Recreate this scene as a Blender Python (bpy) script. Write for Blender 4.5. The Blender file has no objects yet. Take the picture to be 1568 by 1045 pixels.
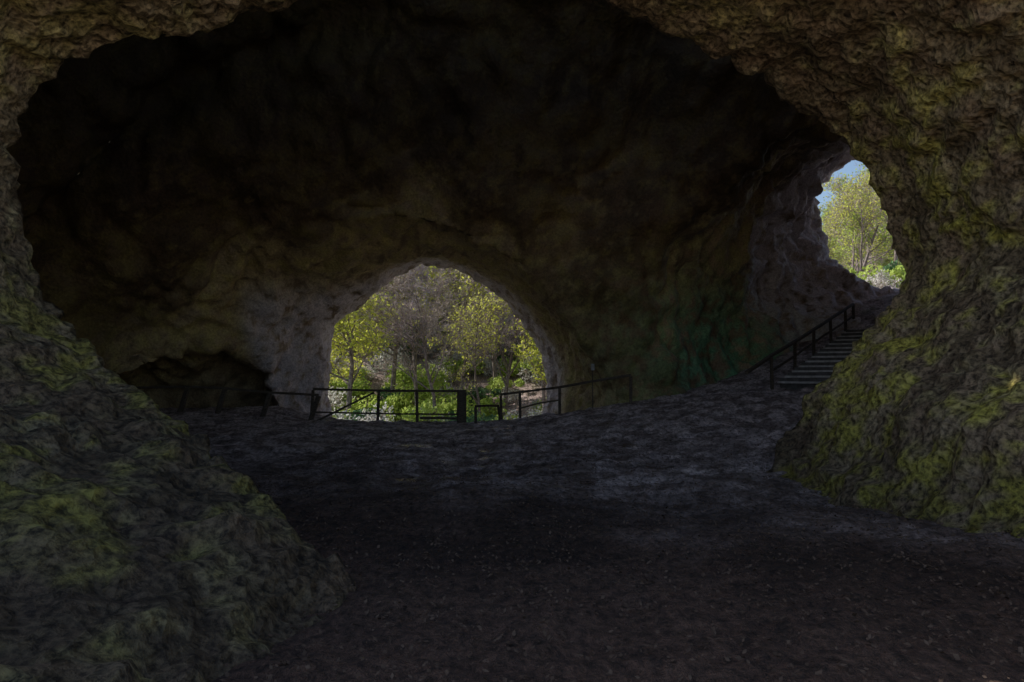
import bpy, math, random
import numpy as np
from mathutils import Vector, Matrix
D=bpy.data; scene=bpy.context.scene
random.seed(4); rng=np.random.default_rng(7)

# ------------------------------------------------------------ noise
_perm=rng.permutation(256); _perm=np.concatenate([_perm,_perm,_perm])
_g=rng.normal(size=(256,3)); _g/=np.linalg.norm(_g,axis=1)[:,None]
def pn(p,s=0):
    p=np.asarray(p,dtype=np.float64)+s*17.31
    i=np.floor(p).astype(int); f=p-i; i&=255
    u=f*f*f*(f*(f*6-15)+10); out=0
    for a in (0,1):
        wx=u[:,0] if a else 1-u[:,0]
        for b in (0,1):
            wy=u[:,1] if b else 1-u[:,1]
            for c in (0,1):
                wz=u[:,2] if c else 1-u[:,2]
                h=_perm[_perm[_perm[(i[:,0]+a)&255]+((i[:,1]+b)&255)]+((i[:,2]+c)&255)]
                g=_g[h]
                out=out+wx*wy*wz*(g[:,0]*(f[:,0]-a)+g[:,1]*(f[:,1]-b)+g[:,2]*(f[:,2]-c))
    return out*1.5
def fbm(p,s=0,o=4,r=.6):
    t=0;a=1;n=0
    for i in range(o): t=t+a*pn(p*2.03**i,s+i*.77); n+=a; a*=r
    return t/n*1.5
def sstep(a,b,x):
    t=np.clip((x-a)/(b-a),0,1); return t*t*(3-2*t)
def lerp(a,b,t): return a*(1-t[:,None])+b*t[:,None]
def col(*c): return np.array(c,float)[None,:]

# ------------------------------------------------------------ mesh helper
def mesh_obj(name,V,F,mats=(),smooth=False,midx=None):
    me=D.meshes.new(name)
    if isinstance(F,np.ndarray):
        V=np.asarray(V,dtype=np.float32)
        n=len(F);k=F.shape[1]
        me.vertices.add(len(V)); me.vertices.foreach_set('co',V.ravel())
        me.loops.add(n*k); me.loops.foreach_set('vertex_index',F.ravel().astype(np.int32))
        me.polygons.add(n); me.polygons.foreach_set('loop_start',(np.arange(n)*k).astype(np.int32))
        me.update(calc_edges=True)
    else:
        me.from_pydata([tuple(map(float,v)) for v in V],[],F); me.update()
    for m in mats: me.materials.append(m)
    if midx is not None: me.polygons.foreach_set('material_index',np.asarray(midx,dtype=np.int32))
    if smooth: me.polygons.foreach_set('use_smooth',np.ones(len(me.polygons),dtype=bool))
    ob=D.objects.new(name,me); scene.collection.objects.link(ob); return ob
def addattr(ob,name,val):
    a=ob.data.attributes.new(name,'FLOAT','POINT'); a.data.foreach_set('value',np.asarray(val,dtype=np.float32))
def addcol(ob,name,val):
    a=ob.data.attributes.new(name,'FLOAT_COLOR','POINT'); v=np.ones((len(val),4),np.float32); v[:,:3]=val; a.data.foreach_set('color',v.ravel())

# ------------------------------------------------------------ node helper
class N:
    def __init__(s,name):
        s.m=D.materials.new(name); s.m.use_nodes=True; s.t=s.m.node_tree
        s.b=s.t.nodes['Principled BSDF']; s.out=s.t.nodes['Material Output']
    def n(s,typ,**k):
        nd=s.t.nodes.new(typ)
        for a,b in k.items(): setattr(nd,a,b)
        return nd
    def l(s,a,b): s.t.links.new(a,b)
    def coord(s,scale=(1,1,1)):
        g=s.n('ShaderNodeNewGeometry')
        if scale==(1,1,1): return g.outputs['Position']
        m=s.n('ShaderNodeMapping'); m.inputs['Scale'].default_value=scale
        s.l(g.outputs['Position'],m.inputs['Vector']); return m.outputs[0]
    def noise(s,v,scale,detail=6,rough=.6,dist=0):
        nd=s.n('ShaderNodeTexNoise'); nd.inputs['Scale'].default_value=scale; nd.inputs['Detail'].default_value=detail
        nd.inputs['Roughness'].default_value=rough; nd.inputs['Distortion'].default_value=dist
        s.l(v,nd.inputs['Vector']); return nd.outputs[0]
    def ramp(s,f,a,b,ca=(0,0,0,1),cb=(1,1,1,1)):
        r=s.n('ShaderNodeValToRGB'); e=r.color_ramp.elements
        e[0].position=a;e[1].position=b;e[0].color=ca;e[1].color=cb
        s.l(f,r.inputs[0]); return r.outputs[0]
    def mix(s,f,a,b,typ='MIX'):
        m=s.n('ShaderNodeMix',data_type='RGBA',blend_type=typ)
        for sock,v in ((m.inputs[0],f),(m.inputs[6],a),(m.inputs[7],b)):
            if isinstance(v,(int,float)): sock.default_value=v
            elif isinstance(v,tuple): sock.default_value=(*v,1) if len(v)==3 else v
            else: s.l(v,sock)
        return m.outputs[2]
    def attr(s,name,c=False):
        a=s.n('ShaderNodeAttribute',attribute_name=name); return a.outputs['Color' if c else 'Fac']
    def bump(s,h,dist,strength=1,prev=None):
        b=s.n('ShaderNodeBump'); b.inputs['Distance'].default_value=dist
        if isinstance(strength,(int,float)): b.inputs['Strength'].default_value=strength
        else: s.l(strength,b.inputs['Strength'])
        s.l(h,b.inputs['Height'])
        if prev is not None: s.l(prev,b.inputs['Normal'])
        return b.outputs[0]

def mat_rock():
    k=N('cave_limestone'); P=k.coord(); fine=k.attr('fine')
    n3=k.noise(P,16,3,.7,0)
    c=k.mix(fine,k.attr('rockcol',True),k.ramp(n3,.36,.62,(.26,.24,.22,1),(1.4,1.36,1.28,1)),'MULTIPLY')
    k.l(c,k.b.inputs['Base Color'])
    k.b.inputs['Roughness'].default_value=.8; k.b.inputs['Specular IOR Level'].default_value=.35
    v=k.n('ShaderNodeTexVoronoi',feature='F1'); v.inputs['Scale'].default_value=7
    nn=k.n('ShaderNodeTexNoise'); nn.inputs['Scale'].default_value=4; nn.inputs['Detail'].default_value=1
    wp=k.n('ShaderNodeVectorMath',operation='ADD')
    k.l(P,nn.inputs['Vector']); sc=k.n('ShaderNodeVectorMath',operation='SCALE'); sc.inputs['Scale'].default_value=.18
    k.l(nn.outputs['Color'],sc.inputs[0]); k.l(P,wp.inputs[0]); k.l(sc.outputs[0],wp.inputs[1]); k.l(wp.outputs[0],v.inputs['Vector'])
    b=k.bump(v.outputs['Distance'],.075,fine); b=k.bump(n3,.03,fine,b)
    k.l(b,k.b.inputs['Normal']); return k.m

def mat_ground():
    k=N('earth_floor')
    n3=k.noise(k.coord((1,.7,1)),12,4,.75)
    wet=k.attr('wet')
    c=k.mix(1.0,k.attr('groundcol',True),k.ramp(n3,.36,.64,(.36,.33,.31,1),(1.9,1.8,1.75,1)),'MULTIPLY')
    c=k.mix(wet,c,k.mix(1.0,c,(.6,.6,.6),'MULTIPLY'))
    k.l(c,k.b.inputs['Base Color'])
    r=k.mix(wet,(.88,.88,.88),(.2,.2,.2)); k.l(r,k.b.inputs['Roughness'])
    st=k.n('ShaderNodeMath',operation='MULTIPLY_ADD'); st.inputs[1].default_value=-.85; st.inputs[2].default_value=1; k.l(wet,st.inputs[0])
    b=k.bump(n3,.13,st.outputs[0]); k.l(b,k.b.inputs['Normal']); return k.m

def simple(name,c1,c2,scale=4,rough=.85,bump=.02,stretch=(1,1,1),trans=0,det=3):
    k=N(name); P=k.coord(stretch); n=k.noise(P,scale,det,.65)
    k.l(k.mix(k.ramp(n,.35,.65),c1,c2),k.b.inputs['Base Color']); k.b.inputs['Roughness'].default_value=rough
    k.b.inputs['Specular IOR Level'].default_value=.25
    if bump: k.l(k.bump(n,bump),k.b.inputs['Normal'])
    if trans:
        t=k.n('ShaderNodeBsdfTranslucent'); t.inputs[0].default_value=(*[min(x*1.3,.9) for x in c2],1)
        m=k.n('ShaderNodeMixShader'); m.inputs[0].default_value=trans
        k.l(k.b.outputs[0],m.inputs[1]);k.l(t.outputs[0],m.inputs[2]);k.l(m.outputs[0],k.out.inputs[0])
    return k.m
ROCK=mat_rock(); GROUND=mat_ground()
BARK=simple('tree_bark',(.14,.11,.10),(.32,.27,.25),6,.9,0)
TWIG=simple('twig_mauve',(.44,.33,.36),(.70,.58,.61),.5,.9,0,det=1)
TWIGB=simple('twig_brown',(.28,.23,.19),(.46,.39,.34),.5,.9,0,det=1)
LEAFY=simple('leaf_yellow_green',(.46,.56,.06),(.74,.80,.13),.8,.7,0,trans=.4,det=1)
LEAFG=simple('leaf_green',(.26,.38,.07),(.48,.58,.14),.8,.7,0,trans=.35,det=1)
LEAFD=simple('leaf_ivy',(.06,.13,.06),(.14,.26,.11),1.2,.6,0,trans=.2,det=1)
LEAFP=simple('leaf_pale',(.38,.39,.35),(.70,.67,.64),1.2,.7,0,trans=.2,det=1)
WOOD=simple('weathered_wood',(.05,.04,.033),(.13,.105,.083),9,.8,.01,(1,1,4))
STEPM=simple('step_tread_lit',(.34,.32,.31),(.62,.58,.56),6,.8,.02)  # step stone lightened: light on the treads put into the colour
RISER=simple('step_riser_shaded',(.07,.065,.06),(.14,.13,.125),6,.9,.02)  # same stone darkened: shade on the risers put into the colour
LITTER=simple('leaf_litter_brown',(.05,.03,.02),(.15,.10,.07),9,.85,0,det=1)
PALEROCK=simple('pale_boulder_rock',(.25,.24,.23),(.50,.48,.46),3,.9,.05)

# ------------------------------------------------------------ terrain
FK=1045.
ctrl=np.array([(0,-15,0),(-6,-10,.2),(6,-10,.2),(0,0,0),(0,5,0),(-3,3,.1),(3.5,3,.1),(0,10,0),(-5,10,0),(4,10,0),(-3,15,0),(0,15,.0),(-9,15,.1),(4,15,.45),(8,14,.8),
 (6.5,17.5,1.0),(7.2,19,1.2),(3,19.2,.65),(0.5,21,.12),(-3,21,0),(-8,20,.2),(-11,21,.4),(8.3,18.1,1.2),(9.9,19.9,1.75),(11.4,21.7,2.3),(13.0,23.6,2.9),(9,21.5,1.9),(11.2,23.6,2.6),(13.7,25.8,4.0),(14.5,28,4.6),(15,20,2.5),(12,17,1.7),
 (-4,25,-1.0),(0,25,-.8),(-8,24,.2),(-6,32,-3),(0,32,-3),(-8,45,-1.8),(0,45,-1.2),(-12,60,4),(0,60,4.5),(8,60,5),(-18,90,15),(5,90,15),(-20,140,34),(10,140,34),
 (20,36,6),(27,50,7),(24,35,5.6),(36,70,9),(50,90,10),(-40,40,2),(-60,90,16),(60,40,6),(60,0,2),(-60,0,0),(0,-60,0),(60,-60,0),(-60,-60,0),
 (-400,400,45),(400,400,30),(0,400,60),(-400,-400,0),(400,-400,0),(400,0,5),(-400,0,5),(0,-400,0)],dtype=float)
def kern(a,b):
    d2=((a[:,None,:]-b[None])**2).sum(2); return np.sqrt(d2+2.0)
_w=np.linalg.solve(kern(ctrl[:,:2],ctrl[:,:2])+1e-3*np.eye(len(ctrl)),ctrl[:,2])
def gz_arr(x,y):
    pts=np.stack([x,y],1); out=np.empty(len(pts))
    for s in range(0,len(pts),20000): out[s:s+20000]=kern(pts[s:s+20000],ctrl[:,:2])@_w
    q=np.stack([x,y,0*x],1)
    out+=.10*pn(q*.45,1)+.05*pn(q*1.3,2)+.02*pn(q*4,3)
    return out
def gz(x,y): return float(gz_arr(np.array([x],float),np.array([y],float))[0])
def axis(dense0,dense1,step,far):
    a=list(np.arange(dense0,dense1,step)); s=step
    while a[-1]<far: s*=1.12; a.append(a[-1]+s)
    s=step
    while a[0]>-far: s*=1.12; a.insert(0,a[0]-s)
    return np.array(a)
# stair line (foot -> head)
p0=Vector((8.2,18.0));p1=Vector((12.9,23.5)); nst=12; dirv=(p1-p0); Lst=dirv.length; run=Lst/nst; dirv.normalize(); sd=Vector((-dirv.y,dirv.x)); z0=gz(8.2,18.0)+.02; z1=gz(12.9,23.5)+.12; rise=(z1-z0)/nst
gx=axis(-12,14,.08,480); gy=axis(1.5,26,.08,480)
GX,GY=np.meshgrid(gx,gy,indexing='ij'); fx,fy=GX.ravel(),GY.ravel()
fz=gz_arr(fx,fy)
q=np.stack([fx,fy,0*fx],1)
a1=fbm(q*.5,31,4); a2=fbm(q*2.2,33,4)
pud=fbm(q*np.array([.7,1.5,1]),61,4)
pool=sstep(9.3,10.3,fy)*(1-sstep(18,20,fy))*sstep(-5,-3,fx)*(1-sstep(2.5,5,fx))*sstep(.20,.36,pud)
near=(np.abs(fx)<16)&(fy>0)&(fy<27)
mid=sstep(8,12,fy)
fz=fz+np.where(near,.035*pn(q*6,5)+(.05+.05*mid)*np.abs(pn(q*np.array([1.6,3.,1]),6))+.03*mid*np.abs(pn(q*4,8)),0)*(1-pool*.85)
ts=((fx-p0.x)*dirv.x+(fy-p0.y)*dirv.y); ss=((fx-p0.x)*sd.x+(fy-p0.y)*sd.y)
on=(ts>0)&(ts<Lst)&(np.abs(ss)<1.12); fz=np.where(on,np.minimum(fz,z0+(z1-z0)*ts/Lst-.2),fz)
nx_,ny_=len(gx),len(gy); idx=np.arange(nx_*ny_).reshape(nx_,ny_)
Fq=np.stack([idx[:-1,:-1],idx[1:,:-1],idx[1:,1:],idx[:-1,1:]],-1).reshape(-1,4)
ground=mesh_obj('ground',np.stack([fx,fy,fz],1),Fq,[GROUND],True)
outside=np.clip(sstep(24,27,fy)+sstep(18,22,np.abs(fx)),0,1)
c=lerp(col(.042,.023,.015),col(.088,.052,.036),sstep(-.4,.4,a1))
stony_lit=np.clip(sstep(6.5,14.5,fy+a1*3+np.clip(fx,-2,4)*.5),0,1)*.95  # stony ground; light on the floor also put into its paler colour
c=lerp(c,lerp(col(.19,.155,.145),col(.52,.46,.455),sstep(-.3,.35,a2)),stony_lit)
oc=lerp(col(.24,.19,.17),col(.42,.34,.33),sstep(-.3,.3,a2)); oc=lerp(oc,col(.18,.22,.09),sstep(.2,.5,a1)*.6)
c=lerp(c,oc,outside)
bounce_ground=1-sstep(-2.0,1.0,fy+a1*1.5)                      # unseen pale ground added behind the viewer to bounce sunlight inside
c=lerp(c,lerp(col(.32,.29,.22),col(.46,.42,.33),sstep(-.3,.3,a2)),bounce_ground)
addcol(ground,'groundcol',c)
addattr(ground,'wet',np.clip(pool*.9+.42*stony_lit*(1-outside)*sstep(-.25,.2,a1+.4*a2),0,.92))

# ------------------------------------------------------------ cave: air volume -> rock surface
def table(pts,cu,cv,depth=None):
    """outline points (pixel u, pixel v, depth) -> radius in metres by angle around the passage axis"""
    P=np.array(pts,float); d=P[:,2] if depth is None else np.full(len(P),depth)
    dx=(P[:,0]-cu); dz=(cv-P[:,1]); th=np.arctan2(dz,dx); R=np.hypot(dx,dz)/FK*d
    o=np.argsort(th); th,R,E=th[o],R[o],d[o]
    T=np.linspace(-np.pi,np.pi,1441)
    Ri=np.interp(T,th,R,period=2*np.pi); Ei=np.interp(T,th,E,period=2*np.pi)
    ker=np.hanning(19);ker/=ker.sum(); e=lambda a:np.convolve(np.concatenate([a[-61:-1],a,a[1:61]]),ker,'same')[60:-60]
    return T,e(Ri).astype(np.float32),e(Ei).astype(np.float32)
NEAR=[(700,1250,5.5),(610,1000,5.2),(560,880,5.3),(450,760,6),(340,680,6.8),(240,610,7.5),(160,545,8),(100,480,8.3),(50,390,8.5),(20,320,8.5),(5,260,8.5),
(20,190,8.5),(60,120,8.5),(120,90,8.5),(240,60,8.5),(330,30,8.7),(430,0,9),(560,-45,9),(700,-70,9.3),(830,-45,9.6),(930,0,10),(1040,40,10.3),(1120,80,10.6),(1200,130,11),
(1260,180,11),(1310,240,11),(1350,310,11),(1375,390,11),(1375,430,11),(1340,470,11),(1290,540,11),(1230,600,11),(1215,640,11),(1170,700,11),(1155,735,10.8),(1150,800,10.5),(1100,1100,8)]
LIP=[(175,600,0),(185,530,0),(230,460,0),(300,400,0),(400,365,0),(500,348,0),(600,342,0),(700,362,0),(780,402,0),(850,455,0),(905,520,0),(945,600,0),(950,720,0),(670,800,0),(185,720,0)]
ARCH=[(508,640,0),(500,560,0),(500,492,0),(530,468,0),(575,440,0),(600,420,0),(640,405,0),(690,405,0),(745,428,0),(785,462,0),(818,500,0),(838,545,0),(845,590,0),(838,640,0),(835,760,0),(670,800,0),(505,760,0)]
xs=np.concatenate([np.arange(-20,-12,.3),np.arange(-12,-8,.16),np.arange(-8,8,.1),np.arange(8,21,.16)]).astype(np.float32)
ys=np.concatenate([np.arange(-6,0,.3),np.arange(0,13,.1),np.arange(13,30,.15)]).astype(np.float32)
zs=np.concatenate([np.arange(-3,-1,.4),np.arange(-1,8,.1),np.arange(8,16.5,.2)]).astype(np.float32)
X=xs[:,None,None];Y=ys[None,:,None];Z=zs[None,None,:]
cu,cv=750,500; cx=(cu-784)/FK*Y; cz=1.7+(565-cv)/FK*Y
tn=table(NEAR,cu,cv); th=np.arctan2(Z-cz,X-cx); R=np.interp(th,tn[0],tn[1]).astype(np.float32); E=np.interp(th,tn[0],tn[2]).astype(np.float32); del th
S=Y-E; rr=np.hypot(X-cx,Z-cz)
g=np.where(S<0,1-.012*S,1+.75*S).astype(np.float32)
F=rr-R*g
F=np.maximum(F,Y-18.0)
F=np.maximum(F,(np.hypot((X-1.)/1.25,Z)-12.2))
F=np.maximum(F,(Y-14.2)-5.7*np.clip(1-(np.clip(Z-.5,0,20)/12.5)**2.4,0,1)**(1/2.4))
behind=(.25+.45*np.maximum(rr-R,0))-S       # >0: still inside the rock rib of the front arch
del R,E,S,g,rr
# unseen open-air mouth behind and above the viewer, widened to light the near rock
F=np.minimum(F,(Y-(-.6+1.0*Z))*.7)
ch=(((np.abs(X-1.5)/16)**2.4+(np.abs(Y-14.2)/5.7)**2.4+(np.abs(Z-.5)/12.5)**2.4)**(1/2.4)-1)*5.7
# unseen roof skylight, opened wide to light the hall
ho=(((np.abs(X-5.2)/7.4)**3+(np.abs(Y-13.1)/3.8)**3)**(1/3)-1)*3.8; ho=np.maximum(ho,9.5-Z)
ch=np.minimum(ch,ho); del ho
# unseen side opening on the right, added behind the front pillar for light
so_=(np.sqrt(((X-18)/9.5)**2+((Y-13.)/4.0)**2+((Z-5.)/7.5)**2)-1)*4
ch=np.minimum(ch,so_); del so_
ch=np.maximum(ch,behind); del behind
def smin(a,b,k):
    h=np.clip(.5+.5*(b-a)/k,0,1); return b*(1-h)+a*h-k*h*(1-h)
F=smin(F,ch,.25); del ch
cu,cv=670,570
tl=table(LIP,cu,cv,19.5); ta=table(ARCH,cu,cv,25.)
cx=(cu-784)/FK*Y; cz=1.7+(565-cv)/FK*Y
th=np.arctan2(Z-cz,X-cx); RL=np.interp(th,tl[0],tl[1]).astype(np.float32); RA=np.interp(th,ta[0],ta[1]).astype(np.float32); del th
t=np.clip((Y-19.5)/5.2,0,1); t=t**.9
R=RL*(1-t)+RA*t
R=R+np.where(Y<19.5,(19.5-Y)*1.5,0)+np.where(Y>26,(Y-26)*.7,0)
f2=np.hypot(X-cx,Z-cz)-R; f2=np.maximum(f2,17.8-Y); del RL,RA,R
F=smin(F,f2,.15); del f2
# low recesses left of the arch, leaving a rock column beside the opening
al=(np.sqrt(((X+11.2)/2.2)**2+((Y-22.0)/2.4)**2+((Z-.2)/1.9)**2)-1)*1.9
F=smin(F,al,.8)
al=(np.sqrt(((X+9.5)/1.3)**2+((Y-22.8)/2.4)**2+((Z-.4)/2.3)**2)-1)*1.3
F=smin(F,al,.5); del al
A=np.array([8.5,17.2,3.4]);B=np.array([15.1,26.6,7.5]); AB=B-A
h=((X-A[0])*AB[0]+(Y-A[1])*AB[1]+(Z-A[2])*AB[2])/(AB@AB); hc=np.clip(h,0,1.5)
rad=5.2+(2.9-5.2)*np.clip(hc,0,1)**.8+np.where(hc>1,(hc-1)*4,0)
f3=np.sqrt((X-A[0]-hc*AB[0])**2+(Y-A[1]-hc*AB[1])**2+((Z-A[2]-hc*AB[2]))**2)-rad
f3=np.maximum(f3,12.6-Y)
F=smin(F,f3,.3); del f3,h,hc,rad

def surface_nets(F,xs,ys,zs):
    s=F<0; c=[(a,b,d) for a in(0,1) for b in(0,1) for d in(0,1)]
    nx,ny,nz=F.shape; sl=lambda n,a: slice(a,n-1+a)
    cnt=np.zeros((nx-1,ny-1,nz-1),np.uint8)
    for a,b,d in c: cnt+=s[sl(nx,a),sl(ny,b),sl(nz,d)]
    I=np.argwhere((cnt>0)&(cnt<8)); del cnt
    val={k:F[I[:,0]+k[0],I[:,1]+k[1],I[:,2]+k[2]].astype(float) for k in c}
    ax=(xs,ys,zs); acc=np.zeros((len(I),3)); n=np.zeros(len(I))
    for k in c:
        for d in range(3):
            if k[d]: continue
            k2=list(k);k2[d]=1;k2=tuple(k2); va,vb=val[k],val[k2]; m=(va<0)!=(vb<0)
            t=np.where(m,va/np.where(m,va-vb,1),0)
            for e in range(3):
                pa=ax[e][I[:,e]+k[e]];pb=ax[e][I[:,e]+k2[e]]
                acc[:,e]+=np.where(m,pa+(pb-pa)*t,0)
            n+=m
    V=acc/n[:,None]
    ids=np.full((nx-1,ny-1,nz-1),-1,np.int32); ids[I[:,0],I[:,1],I[:,2]]=np.arange(len(I))
    Q=[]
    for d in range(3):
        o=[e for e in range(3) if e!=d]
        a=[slice(None)]*3;b=[slice(None)]*3;a[d]=slice(0,-1);b[d]=slice(1,None)
        ch=np.argwhere(s[tuple(a)]!=s[tuple(b)])
        ok=(ch[:,o[0]]>0)&(ch[:,o[1]]>0)&(ch[:,o[0]]<F.shape[o[0]]-1)&(ch[:,o[1]]<F.shape[o[1]]-1); ch=ch[ok]
        def cid(da,db):
            q=ch.copy(); q[:,o[0]]-=da; q[:,o[1]]-=db; return ids[q[:,0],q[:,1],q[:,2]]
        quad=np.stack([cid(1,1),cid(0,1),cid(0,0),cid(1,0)],1)
        inside=s[ch[:,0],ch[:,1],ch[:,2]]
        flip=inside if d!=1 else ~inside
        quad[flip]=quad[flip][:,::-1]; Q.append(quad)
    return V,np.concatenate(Q)
V,Q=surface_nets(F,xs,ys,zs); del F
def vnorm(V,Q):
    n=np.cross(V[Q[:,2]]-V[Q[:,0]],V[Q[:,3]]-V[Q[:,1]]); out=np.zeros_like(V)
    for k in range(4):
        for e in range(3): out[:,e]+=np.bincount(Q[:,k],weights=n[:,e],minlength=len(V))
    return out/(np.linalg.norm(out,axis=1)[:,None]+1e-9)
Nn=vnorm(V,Q)
rightp=sstep(6,9,V[:,0])*sstep(15,17,V[:,1])
leftp=(1-sstep(-8,-6.8,V[:,0]))*sstep(18,20,V[:,1])
far=sstep(10,17,V[:,1]); exitm=1-.6*sstep(20.5,24,V[:,1])*(1-np.maximum(rightp,leftp))
w=V+.5*np.stack([pn(V*.6,11),pn(V*.6,12),pn(V*.6,13)],1)
d=exitm*(.45*pn(w*.33,20)*(.4+1.1*far)+.30*(np.abs(pn(w*.8,21))-.25)*(.6+.9*far+.8*rightp+.9*leftp))+.17*(np.abs(pn(w*2.0,22))-.2)*(1-.35*far+.9*rightp+1.1*leftp)+.10*pn(w*4.2,23)*(1-.3*far)+.065*(np.abs(pn(w*8.5,24))-.2)
st=w*np.array([1,1,.4]); d+=.35*far*(np.abs(pn(st*1.0,25))-.2)*exitm
V2=V+Nn*d[:,None]
cave=mesh_obj('cave_rock',V2,Q,[ROCK],True)
xx,yy,zz=V2[:,0],V2[:,1],V2[:,2]
n1=fbm(V2*.5,40,4); n2=fbm(V2*2.4,44,4,.7); stv=fbm(V2*np.array([1.7,1.7,.4]),48,4)
c=lerp(col(.16,.115,.07),col(.40,.31,.20),sstep(-.35,.4,n1))
c=lerp(c,col(.24,.165,.11),sstep(-.1,.4,stv)*.8)
c=lerp(c,col(.48,.39,.26),sstep(.05,.4,n2)*.7)
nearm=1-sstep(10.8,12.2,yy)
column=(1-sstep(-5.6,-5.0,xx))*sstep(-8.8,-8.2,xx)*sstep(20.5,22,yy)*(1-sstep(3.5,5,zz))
pale=np.clip(sstep(23,24.5,yy)*.95*(xx>-8.3)+column*.95+sstep(15,20,yy)*sstep(9,11.5,xx)*.8*sstep(3,5,zz),0,1)*sstep(-.5,.1,n2)  # pale tint: light on exits, column and right jamb put into the colour
under_=sstep(19.2,20.5,yy)*(1-sstep(23,25,yy))*(xx<5)  # lip underside: bounced light put into the rock as a tan colour
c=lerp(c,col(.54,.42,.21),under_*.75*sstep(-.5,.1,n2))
moss_light=nearm*np.clip(.40+.6*sstep(2,4.5,xx)*(1-sstep(3.5,7,zz))+.5*(1-sstep(-3,-1,xx))*(1-sstep(1.5,4,zz)),0,1)+(1-nearm)*.4*(1-sstep(23,24,yy))  # moss, its yellow also standing in for light on the near walls
mc=lerp(col(.17,.155,.025),col(.42,.38,.06),sstep(-.4,.4,n2))
c=lerp(c,mc,np.clip(moss_light*sstep(-.08,.28,n1*.5+n2*.7),0,1)*.9)
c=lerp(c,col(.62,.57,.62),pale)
green=np.clip(np.exp(-(((xx-8.5)/4.5)**2+((yy-20)/4)**2+((zz-2.2)/2.2)**2))*1.4,0,1)
c=lerp(c,col(.12,.34,.20),green*sstep(-.3,.15,n2))
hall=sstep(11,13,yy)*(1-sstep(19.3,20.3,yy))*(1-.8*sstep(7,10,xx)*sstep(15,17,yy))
c=c*(1+hall[:,None]*((.56-.38*sstep(3.5,9.5,zz))[:,None]*col(1,.90,.72)-1))  # hall rock darkened towards the roof, shade put into the colour
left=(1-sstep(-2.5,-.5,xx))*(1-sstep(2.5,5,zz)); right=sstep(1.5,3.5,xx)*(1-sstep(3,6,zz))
c=c*(1+nearm*(.40-.68*left-.22*right))[:,None]*(1-nearm*(1-sstep(.0,1.8,zz))*.55)[:,None]      # near-wall light, and shade towards the foot, put into the colour
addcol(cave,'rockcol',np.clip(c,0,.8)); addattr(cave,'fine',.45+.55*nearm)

# ------------------------------------------------------------ trees
class MB:
    def __init__(s): s.v=[];s.f=[];s.m=[]
    def tube(s,pts,rad,k,mi):
        base=len(s.v)
        for i,(p,r) in enumerate(zip(pts,rad)):
            d=(pts[min(i+1,len(pts)-1)]-pts[max(i-1,0)]).normalized()
            a=d.cross(Vector((.3,.9,.2))).normalized(); b=d.cross(a)
            for j in range(k):
                t=2*math.pi*j/k; s.v.append(p+a*(math.cos(t)*r)+b*(math.sin(t)*r))
        for i in range(len(pts)-1):
            for j in range(k):
                j2=(j+1)%k; s.f.append((base+i*k+j,base+i*k+j2,base+(i+1)*k+j2,base+(i+1)*k+j)); s.m.append(mi)
    def leaf(s,p,size,mi,R):
        n=Vector((R.gauss(0,1),R.gauss(0,1),R.gauss(0,1)+.5)).normalized(); a=n.orthogonal().normalized(); a.rotate(Matrix.Rotation(R.uniform(0,6.28),3,n)); b=n.cross(a)
        q=len(s.v); s.v+= [p-a*size,p+b*size*.6,p+a*size,p-b*size*.6]; s.f.append((q,q+1,q+2,q+3)); s.m.append(mi)
    def strip(s,p,q,w,mi,R):
        d=(q-p); n=d.cross(Vector((R.gauss(0,1),R.gauss(0,1),R.gauss(0,1)))).normalized()*w
        i=len(s.v); s.v+=[p-n,p+n,q]; s.f.append((i,i+1,i+2)); s.m.append(mi)
def tree_mesh(name,seed,H,leaf,mats,spread=.5,twigs=6,leafn=2,leafsize=.1,trunkr=.16):
    R=random.Random(seed); mb=MB()
    def grow(p,d,L,r,lev):
        n=6 if lev==0 else 4; pts=[p.copy()];rad=[r]
        for i in range(n):
            d=(d+Vector((R.gauss(0,.11),R.gauss(0,.11),R.gauss(0,.08)+(.05 if lev else .02)))).normalized()
            p=p+d*(L/n); pts.append(p.copy()); rad.append(r*(1-.82*(i+1)/n))
        mb.tube(pts,rad,(7,5,3,3)[lev],0)
        if lev==3 or (lev==2):
            for _ in range(twigs):
                t=R.uniform(.2,1); k=min(int(t*n),n-1); a=pts[k].lerp(pts[k+1],t*n-k)
                dd=(d+Vector((R.gauss(0,.7),R.gauss(0,.7),R.gauss(0,.5)+.15))).normalized()
                e=a+dd*R.uniform(.25,.75); mb.strip(a,e,.016,1,R)
                for _ in range(2):
                    m=a.lerp(e,R.uniform(.3,.9)); mb.strip(m,m+(dd+Vector((R.gauss(0,.6),R.gauss(0,.6),R.gauss(0,.6)))).normalized()*.3,.012,1,R)
                if leaf:
                    for _ in range(leafn):
                        mb.leaf(a.lerp(e,R.uniform(.2,1.1))+Vector((R.gauss(0,.08),R.gauss(0,.08),R.gauss(0,.08))),leafsize*R.uniform(.6,1.3),2,R)
            if lev==3: return
        m=(15,7,3)[lev]
        for c in range(m):
            t=R.uniform(.28,1) if lev==0 else R.uniform(.25,1)
            k=min(int(t*n),n-1); a=pts[k].lerp(pts[k+1],t*n-k)
            ang=R.uniform(0,6.28); o=d.orthogonal().normalized(); o.rotate(Matrix.Rotation(ang,3,d))
            nd=(d*(1-spread*.6)+o*spread*1.3).normalized()
            cl=L*(R.uniform(.32,.5) if lev==0 else R.uniform(.35,.6))*(1.15-.6*t if lev==0 else 1)
            grow(a,nd,cl,rad[k]*.5,lev+1)
    grow(Vector((0,0,-.3)),Vector((R.gauss(0,.06),R.gauss(0,.06),1)).normalized(),H,trunkr,0)
    me=D.meshes.new(name); me.from_pydata(mb.v,[],mb.f)
    for m in mats: me.materials.append(m)
    me.polygons.foreach_set('material_index',mb.m); me.update(); return me
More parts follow.
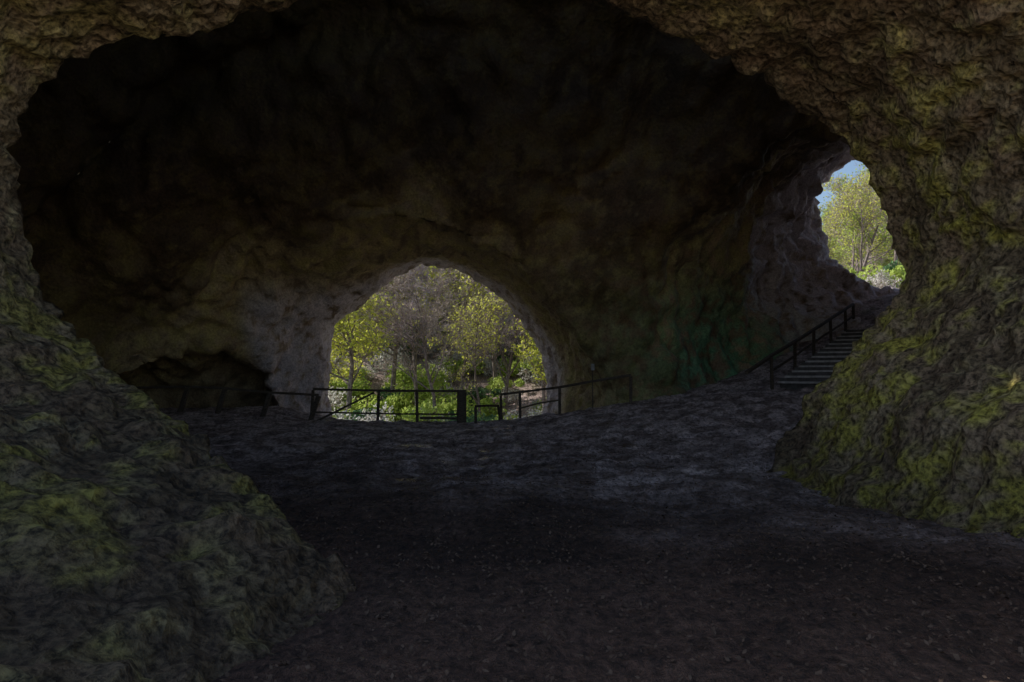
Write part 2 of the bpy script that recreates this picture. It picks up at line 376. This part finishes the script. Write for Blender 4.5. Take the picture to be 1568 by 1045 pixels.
bare=[tree_mesh('bare_tree_mesh',10+i,H,False,[BARK,TWIG],.45,9) for i,H in enumerate((10,12,9))]
bare.append(tree_mesh('bare_tree_mesh',31,11,False,[BARK,TWIGB],.5,6))
leafy=[tree_mesh('leafy_tree_mesh',50+i,H,True,[BARK,TWIGB,LEAFY],.55,5,3,.10) for i,H in enumerate((8,10))]
leafy.append(tree_mesh('leafy_tree_mesh',60,9,True,[BARK,TWIGB,LEAFG],.55,5,3,.10))
sparse=tree_mesh('budding_tree_mesh',70,9,True,[BARK,TWIGB,LEAFY],.55,5,1,.09,.13)
R=random.Random(99)
def put(me,name,x,y,s=1,parent=None,dz=0):
    ob=D.objects.new(name,me); scene.collection.objects.link(ob)
    ob.location=(x,y,gz(x,y)+dz); ob.rotation_euler=(0,0,R.uniform(0,6.28)); ob.scale=(s,s,s*R.uniform(.9,1.1))
    if parent: ob.parent=parent
    return ob
for x,y,m,n,s in [(-9.8,40,leafy[0],'leafy_tree',1.25),(-12,46,leafy[1],'leafy_tree',1.05),(-6.0,44,bare[0],'bare_tree',1.05),(-3.4,45,sparse,'budding_tree',1.05),(-8.4,47,leafy[0],'leafy_tree',1.3),
  (-.6,43,bare[2],'bare_tree',1.05),(2.4,45,leafy[2],'leafy_tree',1.1),(-1.2,49,sparse,'budding_tree',1.2),(-5,52,bare[0],'bare_tree',1.2),(-11,54,leafy[1],'leafy_tree',1.1),(2.0,39,leafy[0],'leafy_tree',.9),(1.2,50,leafy[0],'leafy_tree',1.1),
  (20.0,40,leafy[2],'leafy_tree',.8),(21.5,43,sparse,'budding_tree',.8),(24,46,leafy[2],'leafy_tree',.75),(18.5,36,sparse,'budding_tree',.6),(21.8,39,bare[3],'bare_tree',.8),(26,45,leafy[1],'leafy_tree',.65),
  (-4.4,40,bare[3],'bare_tree',.9),(-1.9,41,sparse,'budding_tree',.85)]:
    put(m,n,x,y,s)
wood=D.objects.new('distant_woodland',None); scene.collection.objects.link(wood)
for i in range(80):
    y=R.uniform(55,100); x=R.uniform(-.34,.12)*y
    me=R.choices(bare+leafy+[sparse],weights=[7,7,7,2,2.5,2.5,1.5,4])[0]
    put(me,'woodland_tree',x,y,R.uniform(.9,1.35),wood)
for i in range(16):
    y=R.uniform(48,75); x=R.uniform(.44,.62)*y
    put(R.choice([bare[0],sparse,leafy[2],sparse]),'woodland_tree',x,y,R.uniform(.55,.75),wood)

def shrub_mesh(name,seed,mats,n=1500,size=.08,r=1.0):
    Rr=random.Random(seed); mb=MB(); cl=[(Vector((Rr.gauss(0,.45),Rr.gauss(0,.45),Rr.uniform(.25,1.1)))*r,Rr.uniform(.25,.5)*r) for _ in range(11)]
    for c,rr in cl:
        mb.tube([Vector((0,0,-.1)),c*.5+Vector((.05,0,0)),c],[.025,.018,.006],4,0)
        for _ in range(n//11):
            u=Vector((Rr.gauss(0,1),Rr.gauss(0,1),Rr.gauss(0,1))).normalized()*rr*Rr.uniform(.5,1.1)
            mb.leaf(c+u,size*Rr.uniform(.6,1.3),2,Rr)
            if Rr.random()<.15: mb.strip(c,c+u*1.25,.01,1,Rr)
    me=D.meshes.new(name); me.from_pydata(mb.v,[],mb.f)
    for m in mats: me.materials.append(m)
    me.polygons.foreach_set('material_index',mb.m); me.update(); return me
sh=[shrub_mesh('ivy_bush_mesh',1,[BARK,TWIGB,LEAFD]),shrub_mesh('green_bush_mesh',2,[BARK,TWIGB,LEAFG],1300),shrub_mesh('pale_bush_mesh',3,[BARK,TWIGB,LEAFP],1100,.06),shrub_mesh('ivy_bush_mesh',4,[BARK,TWIGB,LEAFD],1700)]
nm=['ivy_bush','green_bush','blossom_bush','ivy_bush']
for x,y,i,s in [(-7,31,0,1.1),(-8.2,33,2,1.2),(-5.6,30,2,.9),(-6.4,36,1,1.5),(-4.2,29,1,.8),(-1.2,29.5,3,1.1),(-.1,31,1,1.3),(.9,29,1,.9),(1.8,31,3,1.1),(-2.6,33,2,1.1),(-3.4,37,1,1.5),(-9,38,0,1.7),(-1,37,1,1.7),
   (-7.8,29,1,.8),(1.2,36,2,1.4),(-5,40,2,1.5),(-10,34,1,1.4),(15.2,29.5,1,.6),(16.8,31,2,.8),(18,33,1,1.1),(19.5,35,3,1.0),(16.3,33,3,.8)]:
    put(sh[i],nm[i],x,y,s,None,-.1)
under=D.objects.new('undergrowth',None); scene.collection.objects.link(under)
for i in range(190):
    y=R.uniform(32,75); x=R.uniform(-.36,.14)*y; k=R.choices([0,1,2,3],[.8,4,3.5,.8])[0]
    put(sh[k],'undergrowth_bush',x,y,R.uniform(.8,1.9),under,-.2)
for i in range(25):
    y=R.uniform(32,55); x=R.uniform(.44,.62)*y; k=R.choices([0,1,2,3],[1,3,3,1])[0]
    put(sh[k],'undergrowth_bush',x,y,R.uniform(.6,1.2),under,-.2)

def boulder(name,x,y,r,seed,mat):
    import bmesh
    bm=bmesh.new(); bmesh.ops.create_icosphere(bm,subdivisions=4,radius=1)
    P=np.array([v.co[:] for v in bm.verts]); dd=1+.35*pn(P*1.1,seed)+.18*np.abs(pn(P*2.5,seed+1))+.06*pn(P*6,seed+2)
    P=P*dd[:,None]*r*np.array([1.2,.9,.7])
    for v,c in zip(bm.verts,P): v.co=c
    me=D.meshes.new(name); bm.to_mesh(me); bm.free(); me.materials.append(mat)
    ob=D.objects.new(name,me); scene.collection.objects.link(ob); ob.location=(x,y,gz(x,y)+.1*r); return ob
for i,(x,y,r) in enumerate([(-6.4,27,.55),(-5.2,27.8,.4),(-7.2,29,.7),(-3.6,28,.35),(-2.4,27.5,.3),(.4,26.5,.5),(-4.8,31,.6),(1.2,27.4,.6)]): boulder('limestone_boulder',x,y,r,40+i*3,PALEROCK)

# ------------------------------------------------------------ fence, steps, rails
def beam(mb,a,b,w,h=None,mi=0):
    a=Vector(a);b=Vector(b);d=(b-a).normalized(); up=Vector((0,0,1)) if abs(d.z)<.8 else Vector((0,1,0))
    s=d.cross(up).normalized()*(w/2); u=s.cross(d).normalized()*((h or w)/2); c=.25
    ring=[(1,1-c),(1-c,1),(-1+c,1),(-1,1-c),(-1,-1+c),(-1+c,-1),(1-c,-1),(1,-1+c)]
    o=len(mb.v)
    for p in (a,a.lerp(b,.5)+Vector((random.gauss(0,.008),random.gauss(0,.008),random.gauss(0,.010))),b):
        for i,j in ring: mb.v.append(p+s*i+u*j)
    for r in range(2):
        for i in range(8):
            j=(i+1)%8; mb.f.append((o+r*8+i,o+r*8+j,o+r*8+8+j,o+r*8+8+i)); mb.m.append(mi)
    mb.f.append(tuple(o+i for i in range(7,-1,-1))); mb.f.append(tuple(o+16+i for i in range(8))); mb.m+=[mi,mi]
def G(x,y,h=0): return Vector((x,y,gz(x,y)+h))
fb=MB()
def fence_run(posts,h=.92,w=.09,mid=True,lean=0):
    tops=[]
    for x,y in posts:
        t=G(x,y,h)+Vector((lean+random.gauss(0,.03),0,0)); beam(fb,G(x,y,-.3),t,w); tops.append((Vector((x,y,gz(x,y))),t))
    for (a,at),(b,bt) in zip(tops[:-1],tops[1:]):
        beam(fb,at+Vector((0,0,.03)),bt+Vector((0,0,.03)),.065,.07)
        if mid: beam(fb,a.lerp(at,.3)+Vector((0,-.06,0)),b.lerp(bt,.3)+Vector((0,-.06,0)),.045,.05)
fence_run([(-11.6,20.4),(-10.0,20.4),(-8.9,20.5),(-7.6,20.6),(-6.2,20.8)],.76,.13,False,.30)
fence_run([(-6.1,20.8),(-4.1,20.9),(-2.85,20.7),(-1.62,20.5)],.95,.08,True)
beam(fb,G(-5.9,20.8,.05),G(-4.2,20.85,.92),.055,.06)                 # diagonal brace
beam(fb,G(-2.75,20.62,.16),G(-1.6,20.45,.16),.16,.07)
beam(fb,G(-1.5,20.45,-.3),G(-1.5,20.45,1.02),.26,.24)
fence_run([(-1.1,20.4),(-.35,21.5)],.5,.08,False)
fence_run([(-.3,20.9),(.25,20.6),(1.4,20.1),(3.3,19.0)],.8,.08,False)
beam(fb,G(.25,20.55,.35),G(1.4,20.05,.45),.05,.05)
fence=mesh_obj('wooden_fence',fb.v,fb.f,[WOOD])
sb=MB()
for i in range(nst):
    c=p0+dirv*run*(i+.5); zt=z0+rise*(i+1); a=c+sd*1.2;b=c-sd*1.2
    beam(sb,(a.x,a.y,zt-.03),(b.x,b.y,zt-.03),run+.04,.06,0)
    e=c-dirv*(run*.5-.08); a=e+sd*1.15;b=e-sd*1.15
    beam(sb,(a.x,a.y,zt-.06-rise*.5),(b.x,b.y,zt-.06-rise*.5),.05,rise+.3,1)
steps=mesh_obj('stone_steps',sb.v,sb.f,[STEPM,RISER],midx=sb.m)
hb=MB(); tp=[]
for t in (-.02,.25,.5,.75,1.0,1.15):
    c=p0+(p1-p0)*t+sd*1.3; z=z0+(z1-z0)*max(t,0); top=Vector((c.x,c.y,z+.85)); beam(hb,(c.x,c.y,z-.5),top,.08); tp.append(top)
st0=G(6.0,17.5,.62)
for a,b in zip([st0]+tp[:-1],tp): beam(hb,a,b,.08,.09)
for a,b in zip(tp[:-1],tp[1:]): beam(hb,a-Vector((0,0,.42)),b-Vector((0,0,.42)),.05,.06)
rail=mesh_obj('stair_handrail',hb.v,hb.f,[WOOD])
sgb=MB(); beam(sgb,G(2.35,19.9,-.2),G(2.35,19.9,1.25),.03); beam(sgb,G(2.35,19.86,1.15),G(2.35,19.86,1.34),.10,.03,mi=1)
SIGN=simple('sign_board_paint',(.25,.25,.25),(.38,.38,.38),3,.6,0)
sign=mesh_obj('info_sign',sgb.v,sgb.f,[WOOD,SIGN],midx=sgb.m)

nL=30000
lx=rng.uniform(-4,5.5,nL); ly=2.2+rng.beta(1.2,1.6,nL)*15
lz=gz_arr(lx,ly)+.045
a=rng.uniform(0,2*np.pi,nL); sz=rng.uniform(.008,.022,nL); tx,ty=rng.normal(0,.35,nL),rng.normal(0,.35,nL)
C=np.stack([lx,ly,lz],1); ax1=np.stack([np.cos(a),np.sin(a),tx],1)*sz[:,None]; ax2=np.stack([-np.sin(a),np.cos(a),ty],1)*(sz*.6)[:,None]
LV=np.stack([C-ax1,C+ax2,C+ax1,C-ax2],1).reshape(-1,3)
mesh_obj('leaf_litter',LV,np.arange(nL*4).reshape(-1,4),[LITTER])

# ------------------------------------------------------------ light
sun_el,sun_az=math.radians(40),math.radians(-75)  # azimuth from +Y towards +X
dirs=Vector((math.sin(sun_az)*math.cos(sun_el),math.cos(sun_az)*math.cos(sun_el),math.sin(sun_el)))
sl=D.lights.new('sun','SUN'); sl.energy=5; sl.angle=math.radians(.5); sl.color=(1,.95,.87)
so=D.objects.new('sun',sl); scene.collection.objects.link(so); so.rotation_euler=dirs.to_track_quat('Z','Y').to_euler()
w=D.worlds.new('World'); scene.world=w; w.use_nodes=True; nt=w.node_tree
sk=nt.nodes.new('ShaderNodeTexSky'); sk.sky_type='NISHITA'; sk.sun_disc=False; sk.sun_elevation=sun_el; sk.sun_rotation=sun_az
nt.links.new(sk.outputs[0],nt.nodes['Background'].inputs[0]); nt.nodes['Background'].inputs[1].default_value=.15

cam=D.cameras.new('camera'); cam.lens=24; cam.clip_end=2000; cam.clip_start=.05
co=D.objects.new('camera',cam); scene.collection.objects.link(co); co.location=(0,0,1.7); co.rotation_euler=(math.radians(90+2.35),0,0)
scene.camera=co
scene.view_settings.view_transform='Standard'
